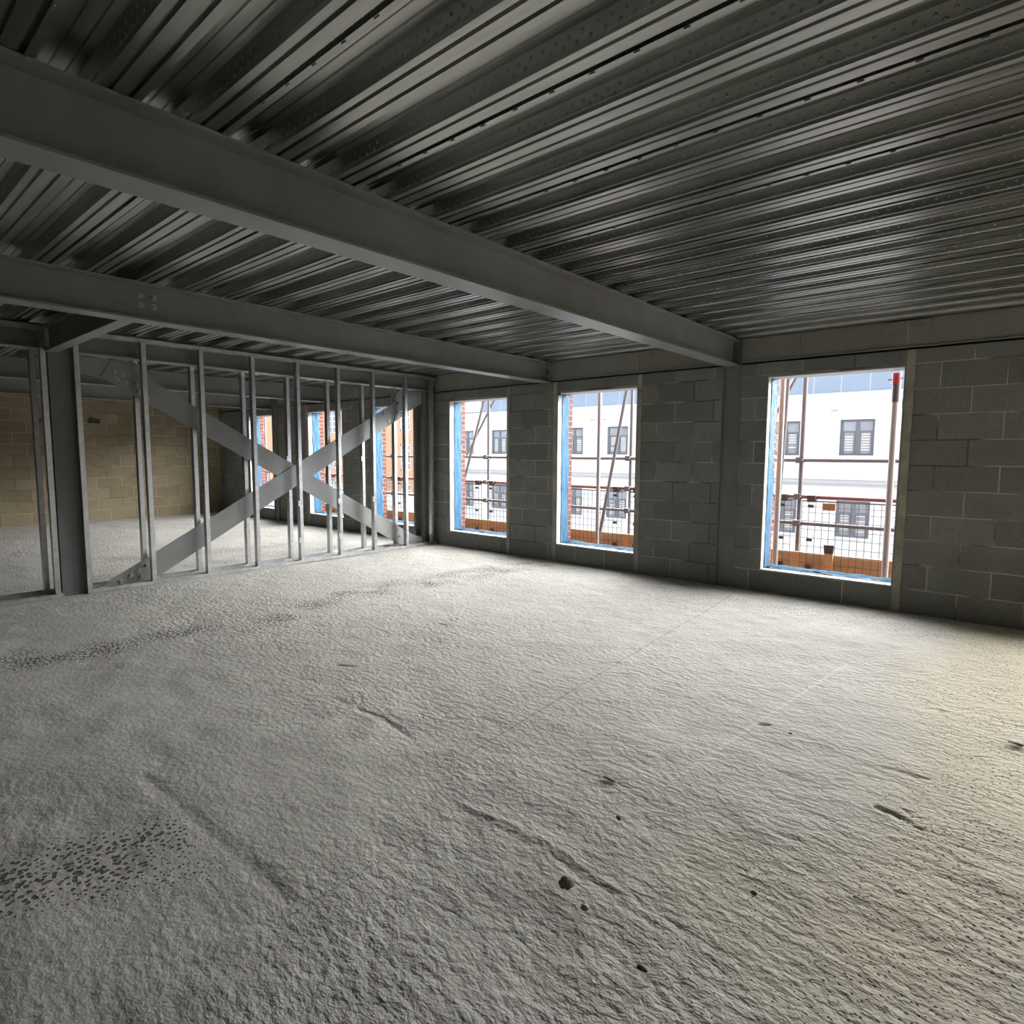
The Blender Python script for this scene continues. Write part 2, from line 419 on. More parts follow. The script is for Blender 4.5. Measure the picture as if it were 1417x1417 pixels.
pit = np.maximum(pit, .50 * np.exp(-(pdist(GX, GY, [(-9.5, -1), (-9.3, 2.5), (-8.6, 5)]) / .35) ** 4) * brk)
pit = np.maximum(pit, .55 * np.exp(-(pdist(GX, GY, [(-7.9, .8), (-8.0, 3.2), (-8.0, 5.2)]) / .25) ** 4) * brk)
ochre = np.clip(rgt * (1 / (1 + np.exp(-(GY - 2.0) / .4))), 0, 1) + .55 * blob(-.6, 1.95, .45, .45) + .25 * blob(.1, 1.6, .6, .5)
ochre = np.clip(ochre, 0, 1)
edge = np.clip((WY - .02 - GY) / .05, 0, 1); hz = hz * edge          # flat where it meets the wall
hz *= np.where(np.abs(GX + 7.18) < .12, .3, 1)
hz -= .004
nx, ny = len(xs), len(ys)
V = np.stack([GX.ravel(), GY.ravel(), hz.ravel()], 1)
ii, jj = np.meshgrid(np.arange(nx - 1), np.arange(ny - 1), indexing='ij')
k0 = (ii * ny + jj).ravel(); F = np.stack([k0, k0 + ny, k0 + ny + 1, k0 + 1], 1)
me = bpy.data.meshes.new('floor')
me.vertices.add(len(V)); me.vertices.foreach_set('co', V.astype(np.float32).ravel())
me.loops.add(F.size); me.loops.foreach_set('vertex_index', F.ravel().astype(np.int32))
me.polygons.add(len(F)); me.polygons.foreach_set('loop_start', np.arange(0, F.size, 4, dtype=np.int32))
me.polygons.foreach_set('use_smooth', np.ones(len(F), bool)); me.update(calc_edges=True); me.validate()
for nm, arr in (('pit', pit), ('ochre', ochre), ('darkline', darkline), ('calm', calm * 1.15)):
    a = me.attributes.new(nm, 'FLOAT', 'POINT'); a.data.foreach_set('value', arr.ravel().astype(np.float32))
me.materials.append(M['floor'])
fl = bpy.data.objects.new('floor', me); COL.objects.link(fl)
struct(fl, 'bare tamped concrete slab with pits, ridges and trowel grooves')
fl['_o'] = [0, 0, 0]

# ------------------------------------------------------------------ ceiling: profiled steel deck
DZ = 2.637; PITCH = .298
prof = []
y = 1.304 - PITCH * 22
lapside = 22 % 2
k = 0
while y < WY + .02:
    lap = (k % 2 == 1)
    pts = [(0, 0), (.027, 0), (.030, .013), (.040, .013), (.043, 0), (.089, 0), (.092, .013), (.102, .013), (.105, 0), (.133, 0)]
    if lap: pts = [(0, 0), (.027, 0), (.030, .013), (.040, .013), (.043, 0), (.089, 0), (.091, .020), (.105, .020), (.1055, -.003), (.120, -.003), (.1205, 0), (.136, 0)]
    pts += [(.137, .012), (.141, .016), (.155, .060), (.185, .060), (.188, .066), (.196, .066), (.199, .060), (.232, .060), (.235, .066), (.243, .066), (.246, .060), (.276, .060), (.290, .016), (.294, .012)]
    for a, b in pts: prof.append((y + a, DZ + b))
    y += PITCH; k += 1
prof = [q for q in prof if q[1] and q[0] < WY + .04]
X0, X1 = -14.9, 6.6
b = MB()
n = len(prof); b.add([(X0, q[0], q[1]) for q in prof] + [(X1, q[0], q[1]) for q in prof], [(i, n + i, n + i + 1, i + 1) for i in range(n - 1)])
ceil = obj('ceiling', b, M['deck'], origin=(0, 0, DZ))
struct(ceil, 'galvanised profiled steel deck seen from below, ribs parallel to the window wall')
b = MB().box(X0 - .2, X1 + .2, FY0 - .2, WY + .36, DZ + .075, DZ + .20)
struct(obj('ceiling_sky_block', b, M['plainblock'], ceil))  # unseen slab added over the deck to block sky light
# fastener heads along the side laps of the nearer sheets
fast = MB()
for j in range(16, 29, 2):
    yy = 1.304 - PITCH * 22 + PITCH * (2 * (j // 2) + 1) + .112
    for q in range(26):
        xx = -2.75 + q * .16
        if yy < 3.2: fast.box(xx - .010, xx + .010, yy - .002, yy + .002, DZ - .0075, DZ - .002)
struct(obj('lap_fixing', fast, M['bolt'], ceil))

# ------------------------------------------------------------------ walls
OPEN = [(-13.35, -12.30), (-10.90, -9.74), (-8.88, -7.72), (-6.86, -5.686), (-4.80, -3.63), (-2.128, -.935), (.60, 1.80), (2.9, 4.1), (5.0, 6.2)]
SILL, HEAD = .234, 2.226
COLS = [(-12.27, -12.07), (-7.50, -7.28), (-2.605, -2.40)]
def wall_front(y0, y1, z0, z1, sill, head, opens, xa, xb, skip=()):
    b = MB(); x = xa
    cuts = sorted([(a, c, 'o') for a, c in opens] + [(a, c, 's') for a, c in skip])
    for a, c, t in cuts:
        if a > x: b.box(x, a, y0, y1, z0, z1)
        if t == 'o':
            b.box(a, c, y0, y1, z0, sill); b.box(a, c, y0, y1, head, z1)
        x = c
    if x < xb: b.box(x, xb, y0, y1, z0, z1)
    return b
wf = obj('wall_front', wall_front(WY, WY + .10, -.03, 2.372, SILL - .008, HEAD + .008, OPEN, -14.85, 6.5, COLS), M['block'], origin=(0, WY, 0))
struct(wf, 'dark grey concrete block wall with window openings')
b = MB()
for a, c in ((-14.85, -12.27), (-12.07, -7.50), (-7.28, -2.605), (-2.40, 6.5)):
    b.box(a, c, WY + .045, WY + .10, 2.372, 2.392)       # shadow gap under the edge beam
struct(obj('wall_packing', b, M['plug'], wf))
b = MB()
for a, c in ((-14.85, -12.27), (-12.07, -7.50), (-7.28, -2.605), (-2.40, 6.5)): b.box(a, c, WY - .002, WY + .10, 2.402, 2.70)
tr = struct(obj('trim_1', b, M['spandrel'], origin=(0, WY, 2.402)), 'pale block infill of the edge beam above the windows')
b = MB()
for a, c in ((-14.85, -12.27), (-12.07, -7.50), (-7.28, -2.605), (-2.40, 6.5)): b.box(a, c, WY - .012, WY + .10, 2.392, 2.402)
struct(obj('bottom_flange', b, M['plate'], tr))
wo = obj('wall_outer', wall_front(WY + .235, WY + .335, -3.2, 3.4, SILL - .09, HEAD + .05, OPEN, -15.2, 6.9), M['brick'], origin=(0, WY + .23, -3.2))
struct(wo, 'red facing brick outer leaf of the window wall')
b = MB()
for a, c in ((-15.1, -13.35), (-12.30, -10.90), (-9.74, -8.88), (-7.72, -6.86), (-5.686, -4.80), (-3.63, -2.128), (-.935, .6), (1.8, 2.9), (4.1, 5.0), (6.2, 6.8)):
    b.box(a + .005, c - .005, WY + .11, WY + .225, -.03, 2.75)
b.box(-15.1, 6.8, WY + .11, WY + .225, 2.30, 2.75); b.box(-15.1, 6.8, WY + .11, WY + .225, -.5, SILL - .03)
struct(obj('wall_insulation', b, M['white'], wo))
struct(obj('wall_left', MB().box(-15.1, -14.85, FY0, WY + .1, -.03, 2.75), M['buff'], origin=(-14.85, 0, 0)), 'buff block end wall of the far room')
# sides the photograph does not show
RW = 6.5
b = MB().box(RW, RW + .2, FY0, WY + .1, -.03, 2.75)
struct(obj('wall_right', b, M['block'], origin=(RW, 0, 0)), 'block side wall')
struct(obj('wall_back', MB().box(-15.1, RW + .2, FY0 - .2, FY0, -.03, 2.75), M['block'], origin=(0, FY0, 0)), 'block rear wall')

# column casings of bare block beside the windows: mortar-smeared wind posts
def post(x0, x1, label):
    b = MB(); b.box(x0, x1, WY - .006, WY + .02, .0, 2.372)
    o = obj('wind_post', b, M['windpost']); tag(o, label, 'wind post', 'mortar smeared wind posts in the block wall'); return o
post(-.928, -.862, 'mortar-smeared wind post along the right edge of the large window right of the steel column')
post(-3.62, -3.565, 'mortar-smeared wind post on the right edge of the middle window')
post(-4.865, -4.808, 'mortar-smeared wind post on the left edge of the middle window, below the beam end')
post(-5.68, -5.63, 'thin mortar-smeared wind post right of the window nearest the stud partition')
post(-10.99, -10.91, 'mortar-smeared wind post left of the window seen behind the crossing braces')

# ------------------------------------------------------------------ windows
WHO = ['far', 'braces', 'partition', '', '', '', '', '', '']
def wavy(x0, x1, y0, y1, z0, z1, plane, seed, amp=.010):
    """crumpled sheet lining a reveal; plane X: spans y,z at x=x0; plane Z: spans x,y at z=z0"""
    r = np.random.default_rng(seed); b = MB()
    if plane == 'X': nu, nv = 8, 40
    else: nu, nv = 30, 9
    ph = r.random(6) * 6.28
    vs = []
    for i in range(nu + 1):
        for j in range(nv + 1):
            u, v = i / nu, j / nv
            w = amp * (math.sin(9 * u + 5 * v + ph[0]) + .8 * math.sin(17 * v + 4 * u + ph[1]) + .6 * math.sin(31 * v - 11 * u + ph[2]) + .5 * math.sin(23 * u + 9 * v + ph[3])) / 2 + amp * .7 * (r.random() - .5)
            if plane == 'X':
                yy = y0 + (y1 - y0) * u; edge = .010 * math.sin(13 * v + ph[4]) * (u > .9)
                vs.append((x0 + abs(w) + .002, yy + edge, z0 + (z1 - z0) * v))
            else:
                yy = y0 + (y1 - y0) * v; drop = max(0, v - .75) * .10
                edge = .012 * math.sin(11 * u + ph[4]) * (v > .9)
                vs.append((x0 + (x1 - x0) * u, yy + edge, z0 + abs(w) - drop))
    fs = [(i * (nv + 1) + j, (i + 1) * (nv + 1) + j, (i + 1) * (nv + 1) + j + 1, i * (nv + 1) + j + 1) for i in range(nu) for j in range(nv)]
    return b.add(vs, fs)
for i, (a, c) in enumerate(OPEN):
    b = MB()
    t = .008
    b.box(a - .001, a + t, WY - .003, WY + .105, SILL, HEAD)              # pale board added to give the block reveal its daylit tone
    b.box(c - t, c + .001, WY + .004, WY + .105, SILL, HEAD)
    b.box(a, c, WY - .002, WY + .225, HEAD - .004, HEAD + .008)           # soffit
    b.box(a - .004, c + .002, WY - .014, WY + .12, SILL - .010, SILL + .004)  # sill board
    w = obj('window_%d' % (i + 1), b, M['white'], origin=(a, WY, SILL)); struct(w, 'unglazed window opening with white sill, daylit block reveals put in as pale boards, blue membrane')
    if i < 7:
        o = obj('membrane', wavy(a + t, 0, WY + .085, WY + .245, SILL, HEAD - .01, 'X', 40 + i), M['membrane'], w, smooth=True); o['label'] = 'blue plastic membrane on the jamb'
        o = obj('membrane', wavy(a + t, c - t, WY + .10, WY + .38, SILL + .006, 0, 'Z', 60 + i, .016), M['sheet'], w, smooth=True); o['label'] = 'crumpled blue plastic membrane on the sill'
        q = wavy(0, 0, WY + .10, WY + .25, SILL, HEAD - .01, 'X', 80 + i); q.v = [(c - t - v[0], v[1], v[2]) for v in q.v]
        obj('membrane', q, M['membrane'], w, smooth=True)

# ------------------------------------------------------------------ steel frame
def beam(label, axis, a, bb, c, z0, z1, w, cat='beam'):
    o = obj('steel_beam', MB().ibeam(axis, a, bb, c, z0, z1, w), M['paint']); tag(o, label, cat, 'grey steel floor beams'); return o
b1 = beam('large grey steel I-beam crossing overhead to the column between the two right windows', 'Y', FY0, WY + .03, -2.515, 2.372, 2.635, .168)
o = obj('end_plate', MB().box(-2.60, -2.43, WY + .03, WY + .042, 2.372, 2.635), M['paint'], b1)
b2 = beam('grey steel I-beam with four bolts in its web, ending left of the middle window', 'Y', FY0, WY - .014, -4.992, 2.372, 2.635, .168)
obj('end_plate', MB().box(-5.07, -4.90, WY - .014, WY - .002, 2.40, 2.62), M['paint'], b2)
for yy in (1.650, 1.737):
    for zz in (2.487, 2.554): bolt(b2, (-4.988, yy, zz), 'X')
for zz in (2.46, 2.53): bolt(b2, (-4.96, WY - .016, zz), '-Y', .013)
b3 = beam('grey steel I-beam above the crossed braces, between the two rows of studs', 'Y', FY0, WY - .005, -7.31, 2.400, 2.635, .165)
b4 = beam('grey steel I-beam in the far room just beyond the stud partition', 'Y', FY0, WY - .005, -10.12, 2.372, 2.635, .165)
b5 = beam('farthest grey steel I-beam, close to the buff block end wall', 'Y', FY0, WY - .005, -12.35, 2.338, 2.635, .165)
st = beam('short grey steel stub beam from the bolted beam to the column in the partition', 'X', -7.21, -5.078, 1.585, 2.376, 2.615, .10)
obj('end_plate', MB().box(-5.078, -4.998, 1.580, 1.590, 2.40, 2.60), M['paint'], st)

def column(x0, x1, y0, y1, z1, label, web='X'):
    b = MB(); t = .011
    if web == 'X':   # web parallel to the window wall, flanges are the x ends
        b.box(x0, x0 + t, y0, y1, -.01, z1); b.box(x1 - t, x1, y0, y1, -.01, z1); ym = y0 + .018
        b.box(x0 + t, x1 - t, ym, ym + .008, -.01, z1)
    else:            # flanges face +x and -x
        b.box(x0, x0 + t, y0, y1, -.01, z1); b.box(x1 - t, x1, y0, y1, -.01, z1); ym = (y0 + y1) / 2
        b.box(x0 + t, x1 - t, ym - .004, ym + .004, -.01, z1)
    o = obj('steel_column', b, M['column']); tag(o, label, 'column', 'grey steel columns'); return o
column(-2.605, -2.40, WY - .004, WY + .10, 2.635, 'grey steel H-column built into the block wall under the large overhead beam')
cl = column(-7.41, -7.215, 1.56, 1.765, 2.398, 'thick grey steel column standing in the stud partition under the short stub beam', 'Y')
column(-7.50, -7.28, WY - .16, WY + .04, 2.398, 'grey steel column in the corner where the stud partition meets the window wall', 'Y')
column(-12.27, -12.07, WY - .03, WY + .10, 2.62, 'grey steel column between two windows of the far room')

# flat bracing plates
XB = -7.30
def brace(y0, z0, y1, z1, w, xc, t=.012, name='cross_brace'):
    d = Vector((0, y1 - y0, z1 - z0)).normalized(); nrm = Vector((0, -d.z, d.y)) * (w / 2)
    a = Vector((0, y0, z0)); c = Vector((0, y1, z1))
    pts = [a + nrm, a - nrm, c - nrm, c + nrm]
    poly = clip([(p.y, p.z) for p in pts], .012)
    return MB().prism(poly, 'X', xc - t / 2, xc + t / 2)
def clip(poly, zmin):
    out = []
    for (y0, z0), (y1, z1) in zip(poly, poly[1:] + poly[:1]):
        if z0 >= zmin: out.append((y0, z0))
        if (z0 - zmin) * (z1 - zmin) < 0:
            k = (zmin - z0) / (z1 - z0); out.append((y0 + (y1 - y0) * k, zmin))
    return out
YS = .992
def fit(y, z): return (y * YS, H + (z - H) * YS)
# rising brace: through (2.35,.08) and (6.05,2.18); falling: (2.25,2.18) and (6.0,.07)
ra, rb_ = fit(1.80, -.190), fit(5.92, 2.105)
o = obj('cross_brace', brace(*ra, *rb_, .245, XB), M['plate']); tag(o, 'wide flat steel brace rising toward the window wall, in front at the crossing', 'brace', 'crossed flat steel braces'); br1 = o
fa, fb = fit(2.09, 2.300), fit(6.30, -.060)
o = obj('cross_brace', brace(*fa, *fb, .235, XB - .013), M['plate']); tag(o, 'wide flat steel brace falling toward the window wall, behind at the crossing', 'brace', 'crossed flat steel braces'); br2 = o
def gusset(pts, label, xo=-.018):
    o = obj('gusset_plate', MB().prism([fit(*p) for p in pts], 'X', XB + xo - .006, XB + xo + .006), M['plate'])
    return tag(o, label, 'gusset plate', 'bolted gusset plates of the braces')
gu1 = gusset([(1.80, 2.23), (2.30, 2.13), (2.62, 2.13), (2.36, 2.385), (1.80, 2.385)], 'bolted gusset plate at the top of the falling brace beside the partition column', -.025)
gu2 = gusset([(1.80, .012), (2.34, .012), (2.34, .12), (2.20, .08), (1.80, .03)], 'bolted gusset plate at the foot of the rising brace beside the partition column', -.012)
gu3 = gusset([(6.36, 2.385), (5.92, 2.385), (5.72, 2.10), (5.92, 1.99), (6.36, 2.21)], 'bolted gusset plate at the top of the rising brace by the window wall', -.012)
gu4 = gusset([(6.36, .012), (5.80, .012), (5.78, .20), (5.95, .22), (6.36, .10)], 'bolted gusset plate at the foot of the falling brace by the window wall', -.025)
def bolts(parent, lst, x):
    for y_, z_ in lst:
        yy, zz = fit(y_, z_); bolt(parent, (x, yy, zz), 'X', .019)
bolts(br2, [(2.155, 2.265), (2.175, 2.19), (2.235, 2.235), (2.255, 2.155), (2.355, 2.145), (2.375, 2.07), (2.44, 2.095), (2.455, 2.01)], XB - .007)
bolts(br1, [(2.20, .10), (2.28, .145), (2.36, .185), (2.30, .07), (2.10, .045)], XB + .006)
bolts(br1, [(5.62, 2.02), (5.70, 1.90)], XB + .006)
bolts(br1, [(5.80, 2.13), (5.86, 2.05), (5.88, 2.18), (5.94, 2.09)], XB + .006)
bolts(br2, [(5.85, .27), (5.90, .16)], XB - .007)
bolts(gu4, [(6.02, .11), (6.10, .07)], XB - .019)

# ------------------------------------------------------------------ stud partition
def cstud(x0, x1, y0, y1, z0, z1):
    """C stud: web across x at y0, flanges along y at x0 and x1, open toward +y"""
    t = .0018; b = MB(); l = .008
    b.box(x0, x1, y0, y0 + t, z0, z1)
    for xx in (x0, x1 - t): b.box(xx, xx + t, y0 + t, y1, z0, z1)
    b.box(x0 + t, x0 + t + l, y1 - t, y1, z0, z1); b.box(x1 - t - l, x1 - t, y1 - t, y1, z0, z1)
    return b
NX0, NX1 = -7.215, -7.145
BX0, BX1 = -7.475, -7.405
near_y = [1.797, 2.391, 2.972, 3.563, 4.147, 4.737, 5.304, 5.890]
names = ['against the right face of the partition column', 'second right of the partition column', 'third right of the partition column', 'fourth from the partition column',
         'fifth from the partition column', 'sixth from the partition column', 'seventh from the partition column', 'eighth from the partition column, last before the window wall']
GN, GF = 'galvanised studs of the partition, room side', 'galvanised studs of the partition, far side'
def stud(x0, x1, yr, label, grp, w=.043, clips=()):
    o = obj('metal_stud', cstud(x0, x1, yr - w, yr, .003, 2.585), M['galv']); tag(o, label, 'stud', grp)
    for z in clips:
        obj('clip', MB().box(x1 - .03, x1 + .003, yr - w - .022, yr - w, z - .035, z + .035), M['galv'], o)
    return o
for i, yy in enumerate(near_y):
    stud(NX0, NX1, yy, 'galvanised room-side stud, ' + names[i], GN, clips=((.78,) if i in (4, 5, 6) else ()) + ((.30,) if i in (4, 5) else ()))
stud(NX0, NX1, 1.532, 'bright galvanised stud against the left face of the partition column', GN)
stud(NX0, NX1, .985, 'bright galvanised stud at the left end of the partition', GN)
stud(NX0, NX1, 6.405, 'galvanised end stud of the partition against the window wall', GN)
for i, yy in enumerate(near_y[1:]):
    stud(BX0, BX1, yy, 'galvanised far-side stud behind the one ' + names[i + 1], GF, clips=((1.35,) if i in (3, 5) else ()))
stud(BX0, BX1, 1.50, 'galvanised stud on the far side, seen left of the partition column', GF)
stud(BX0, BX1, .93, 'galvanised stud on the far side at the left end of the partition', GF)
def track(x0, x1, y0, y1, z, up, label, cut=None):
    t = .0018; h = .040; b = MB()
    if up: b.box(x0, x1, y0, y1, z, z + t); z0, z1 = z + t, z + h
    else: b.box(x0, x1, y0, y1, z - t, z); z0, z1 = z - h, z - t
    b.box(x0, x0 + t, y0, y1, z0, z1); b.box(x1 - t, x1, y0, y1, z0, z1)
    return tag(obj('metal_track', b, M['galv']), label, 'track', 'galvanised tracks of the partition')
e = .003
track(NX0 - e, NX1 + e, 1.60 + .16, WY - .01, .001, True, 'galvanised floor track on the room side, right of the partition column')
track(NX0 - e, NX1 + e, -2.0, 1.556, .001, True, 'galvanised floor track on the room side, left of the partition column')
track(BX0 - e, BX1 + e, 1.78, WY - .17, .001, True, 'galvanised floor track on the far side, right of the partition column')
track(BX0 - e, BX1 + e, -2.0, 1.55, .001, True, 'galvanised floor track on the far side, left of the partition column')
track(NX0 - e, NX1 + e, 1.645, WY - .005, 2.604, False, 'galvanised head track under the deck, right of the stub beam')
track(NX0 - e, NX1 + e, -2.0, 1.505, 2.604, False, 'galvanised head track under the deck, left of the stub beam')
track(BX0 - e, BX1 + e, -2.0, WY - .005, 2.604, False, 'galvanised head track on the far side, half hidden by the beam')

# ------------------------------------------------------------------ loose pieces in the room
def lump(name, x, y, sx, sy, sz, m, label, cat, seed, grp=None, z=-.004, jag=.35):
    import bmesh
    r = np.random.default_rng(seed); bm = bmesh.new(); bmesh.ops.create_icosphere(bm, subdivisions=3, radius=1)
    dirs = r.normal(size=(14, 3)); dirs /= np.linalg.norm(dirs, axis=1)[:, None]; amp = r.random(14) * jag
    b = MB(); idx = {}
    for v in bm.verts:
        p = np.array(v.co); k = 1 - sum(a * max(0, p @ d - .55) * 1.8 for a, d in zip(amp, dirs)) + .06 * (r.random() - .5)
        idx[v.index] = len(b.v); q = p * k
        b.v.append((x + q[0] * sx, y + q[1] * sy, z + sz * .8 + q[2] * sz))
    b.f = [tuple(idx[v.index] for v in f.verts) for f in bm.faces]; bm.free()
    return tag(obj(name, b, m), label, cat, grp)
GL = 'loose fragments on the slab'
lump('mortar_lump', -1.085, 1.535, .040, .030, .025, M['lump'], 'dark brown crumbly mortar lump on the floor near the camera', 'rubble', 5, GL, jag=.7)
lump('pebble', -.985, 1.505, .017, .014, .010, M['stone'], 'small smooth grey pebble just beside the dark brown lump', 'pebble', 6, GL)
lump('concrete_flake', -1.335, 2.21, .034, .014, .008, M['stone'], 'thin flat flake of concrete lying alone mid floor', 'rubble', 7, GL, jag=.6)
lump('concrete_crumb', -1.15, 1.985, .014, .012, .008, M['plug'], 'dark little crumb between the flat flake and the brown lump', 'rubble', 8, GL)
lump('mortar_crumb', -.603, 1.92, .011, .009, .008, M['lump'], 'tiny reddish brown crumb right of the shuttered ridge', 'rubble', 9, GL)
lump('concrete_chip', .02, 3.83, .035, .020, .012, M['stone'], 'pale chip of concrete at the far right of the floor', 'rubble', 10, GL)
lump('dark_chip', -.86, 3.205, .016, .012, .007, M['plug'], 'flat dark chip on the bright floor below the large window', 'rubble', 12, GL)
lump('mortar_dab', -1.785, .835, .034, .028, .0035, M['ply'], 'flattened dab of mortar at the end of the long floor groove', 'rubble', 13, GL)
lump('mortar_pat', -.738, 1.42, .020, .008, .007, M['plug'], 'dark sliver stuck near the shuttered corner of the floor', 'rubble', 14, GL)
lump('torn_membrane', -4.76, WY - .004, .060, .016, .022, M['plug'], 'dark torn scrap of damp-proof membrane at the upper corner of the middle window', 'membrane scrap', 15, z=2.19, jag=.6)
b = MB().box(-1.116, -.778, WY - .030, WY + .03, 2.556, 2.622)
tag(obj('block_slip', b, M['spandrel']), 'cut concrete block slip wedged under the deck above the window right of the column', 'block', 'cut block slips under the deck')
b = MB().box(-3.84, -3.47, WY - .030, WY + .03, 2.575, 2.63)
tag(obj('block_slip', b, M['spandrel']), 'cut concrete block slip wedged under the deck right of the middle window', 'block', 'cut block slips under the deck')
b = MB().box(-14.85, -14.80, 2.95, 3.25, 2.02, 2.07).box(-14.85, -14.81, 2.98, 3.02, 1.96, 2.07)
tag(obj('wall_bracket', b, M['sleeve']), 'small dark bracket on the buff wall, seen left of the partition column', 'bracket', 'dark brackets on the buff end wall')
b = MB().box(-14.85, -14.80, 3.85, 4.02, 2.02, 2.10)
tag(obj('wall_bracket', b, M['sleeve']), 'small dark bracket on the buff wall, seen just right of the partition column', 'bracket', 'dark brackets on the buff end wall')

# ------------------------------------------------------------------ scaffold outside the windows
SY = 7.80
RAILS = [(1.375, M['tubegrey'], 'grey scaffold ledger rail at eye height outside the windows'), (.94, M['redtube'], 'rust-red upper guard rail of the scaffold'), (.62, M['tuberust'], 'lower guard rail of the scaffold crossing behind the mesh')]
for z, m, lab in RAILS:
    o = obj('scaffold_rail', MB().tube((-16.5, SY - .055, z), (6.6, SY - .055, z), .022), m, smooth=False); tag(o, lab, 'scaffold tube', 'horizontal scaffold tubes')
def standard(x, y, z0, z1, r, m, label, coup=True, dx=0, name='scaffold_standard'):
    o = obj(name, MB().tube((x, y, z0), (x + dx, y, z1), r, 12), m); tag(o, label, 'scaffold tube', 'upright scaffold tubes')
    if coup:
        for z, _, _ in RAILS: obj('coupler', MB().box(x - .042, x + .042, y - .095, y + .035, z - .035, z + .035).tube((x + .03, y - .12, z), (x + .03, y - .06, z), .012, 6), M['tuberust'], o)
    return o
standard(-2.13, SY, -3.2, 3.2, .026, M['tuberust'], 'rusty scaffold upright with couplers seen through the window right of the column')
standard(-4.45, SY, -3.2, 3.2, .024, M['tubegrey'], 'grey scaffold upright near the right edge of the middle window')
standard(-7.27, SY, -3.2, 3.2, .024, M['tubegrey'], 'scaffold upright in the middle of the window nearest the partition')
standard(-9.85, SY, -3.2, 3.2, .024, M['tubegrey'], 'scaffold upright seen through the stud partition beside the last studs')
standard(-12.25, SY, -3.2, 3.2, .024, M['tuberust'], 'scaffold upright seen through the window behind the crossing braces')
standard(-15.2, SY, -3.2, 3.2, .024, M['tubegrey'], 'scaffold upright seen through the farthest window of the far room')
standard(-2.17, 7.10, -3.2, 3.2, .030, M['tubecream'], 'cream scaffold upright close to the left jamb of the window right of the column', False)
standard(-4.55, 7.10, -3.2, 3.2, .026, M['tubecream'], 'cream scaffold upright standing in the middle of the middle window', False)
o = standard(-1.075, 7.05, -3.2, 2.19, .030, M['tubecream'], 'pale prop with dark sleeve and red cap at the right side of the large window', False, dx=-.012)
obj('sleeve', MB().tube((-1.0865, 7.05, 1.96), (-1.087, 7.05, 2.2), .034, 12), M['sleeve'], o)
q = obj('red_cap', MB().tube((-1.0875, 7.05, 2.13), (-1.088, 7.05, 2.24), .040, 12).tube((-1.16, 7.05, 2.18), (-1.03, 7.05, 2.19), .006, 6), M['redcap'], o); q['label'] = 'red cap with a cross pin'
def diag(p0, p1, r, m, label):
    return tag(obj('scaffold_brace', MB().tube(p0, p1, r, 10), m), label, 'scaffold tube', 'sloping scaffold tubes')
diag((-2.25, 7.60, 2.9), (-2.33, 7.60, .03), .022, M['tuberust'], 'rusty sloping scaffold tube beside the cream upright in the large window')
diag((-2.13, 7.846, 2.62), (-2.95, 7.846, .95), .020, M['tubegrey'], 'thin sloping brace at the upper left of the large window')
diag((-4.33, 7.60, 2.85), (-4.87, 7.60, .03), .024, M['tuberust'], 'rust-red sloping scaffold tube crossing the middle window')
diag((-7.00, 7.60, 2.88), (-8.00, 7.60, .03), .022, M['tubegrey'], 'sloping scaffold tube in the window nearest the partition, the longer of its two')
diag((-7.12, 7.846, 2.45), (-7.86, 7.846, 1.40), .020, M['tubegrey'], 'shorter sloping scaffold tube meeting the upright in the window nearest the partition')
diag((-15.4, 7.846, 2.1), (-15.0, 7.846, .5), .018, M['tubegrey'], 'sloping scaffold tube in the farthest window')
def guard(x0, x1, label):
    y = SY - .10; root = empty('mesh_guard', ((x0 + x1) / 2, y, .06)); tag(root, label, 'mesh guard', 'wire mesh guard panels of the scaffold')
    b = MB(); r = .0038
    nx_ = int(round((x1 - x0) / .075))
    for i in range(nx_ + 1):
        x = x0 + (x1 - x0) * i / nx_; b.tube((x, y, .06), (x, y, .895), r, 4)
    for z in (.06, .16, .26, .36, .46, .56, .66, .76, .83): b.tube((x0, y - .006, z), (x1, y - .006, z), r, 4)
    obj('wire_mesh', b, M['wire'], root)
    obj('top_rail', MB().tube((x0, y, .895), (x1, y, .895), .008, 6), M['wire'], root)
    for x in (x0 + .10, x1 - .10):
        obj('hook', MB().box(x - .045, x + .045, y - .02, y + .07, .885, .965), M['clip'], root)
        for z0_, z1_ in ((.82, .855), (.42, .455), (.09, .14)): obj('clip', MB().box(x - .03, x + .03, y - .03, y, z0_, z1_), M['clip'], root)
    return root
guard(-3.42, -2.19, 'wire mesh guard behind the cream upright, lower left of the large window')
guard(-2.07, -.80, 'wire mesh guard filling most of the lower large window right of the column')
guard(-5.85, -4.52, 'wire mesh guard left of the cream upright in the middle window')
guard(-4.39, -3.47, 'wire mesh guard right of the cream upright in the middle window')
guard(-8.55, -7.34, 'wire mesh guard left of the upright in the window nearest the partition')
guard(-7.20, -6.02, 'wire mesh guard right of the upright in the window nearest the partition')
guard(-10.75, -9.50, 'wire mesh guard seen through the last studs of the partition')
guard(-13.15, -11.9, 'wire mesh guard seen through the window behind the crossing braces')
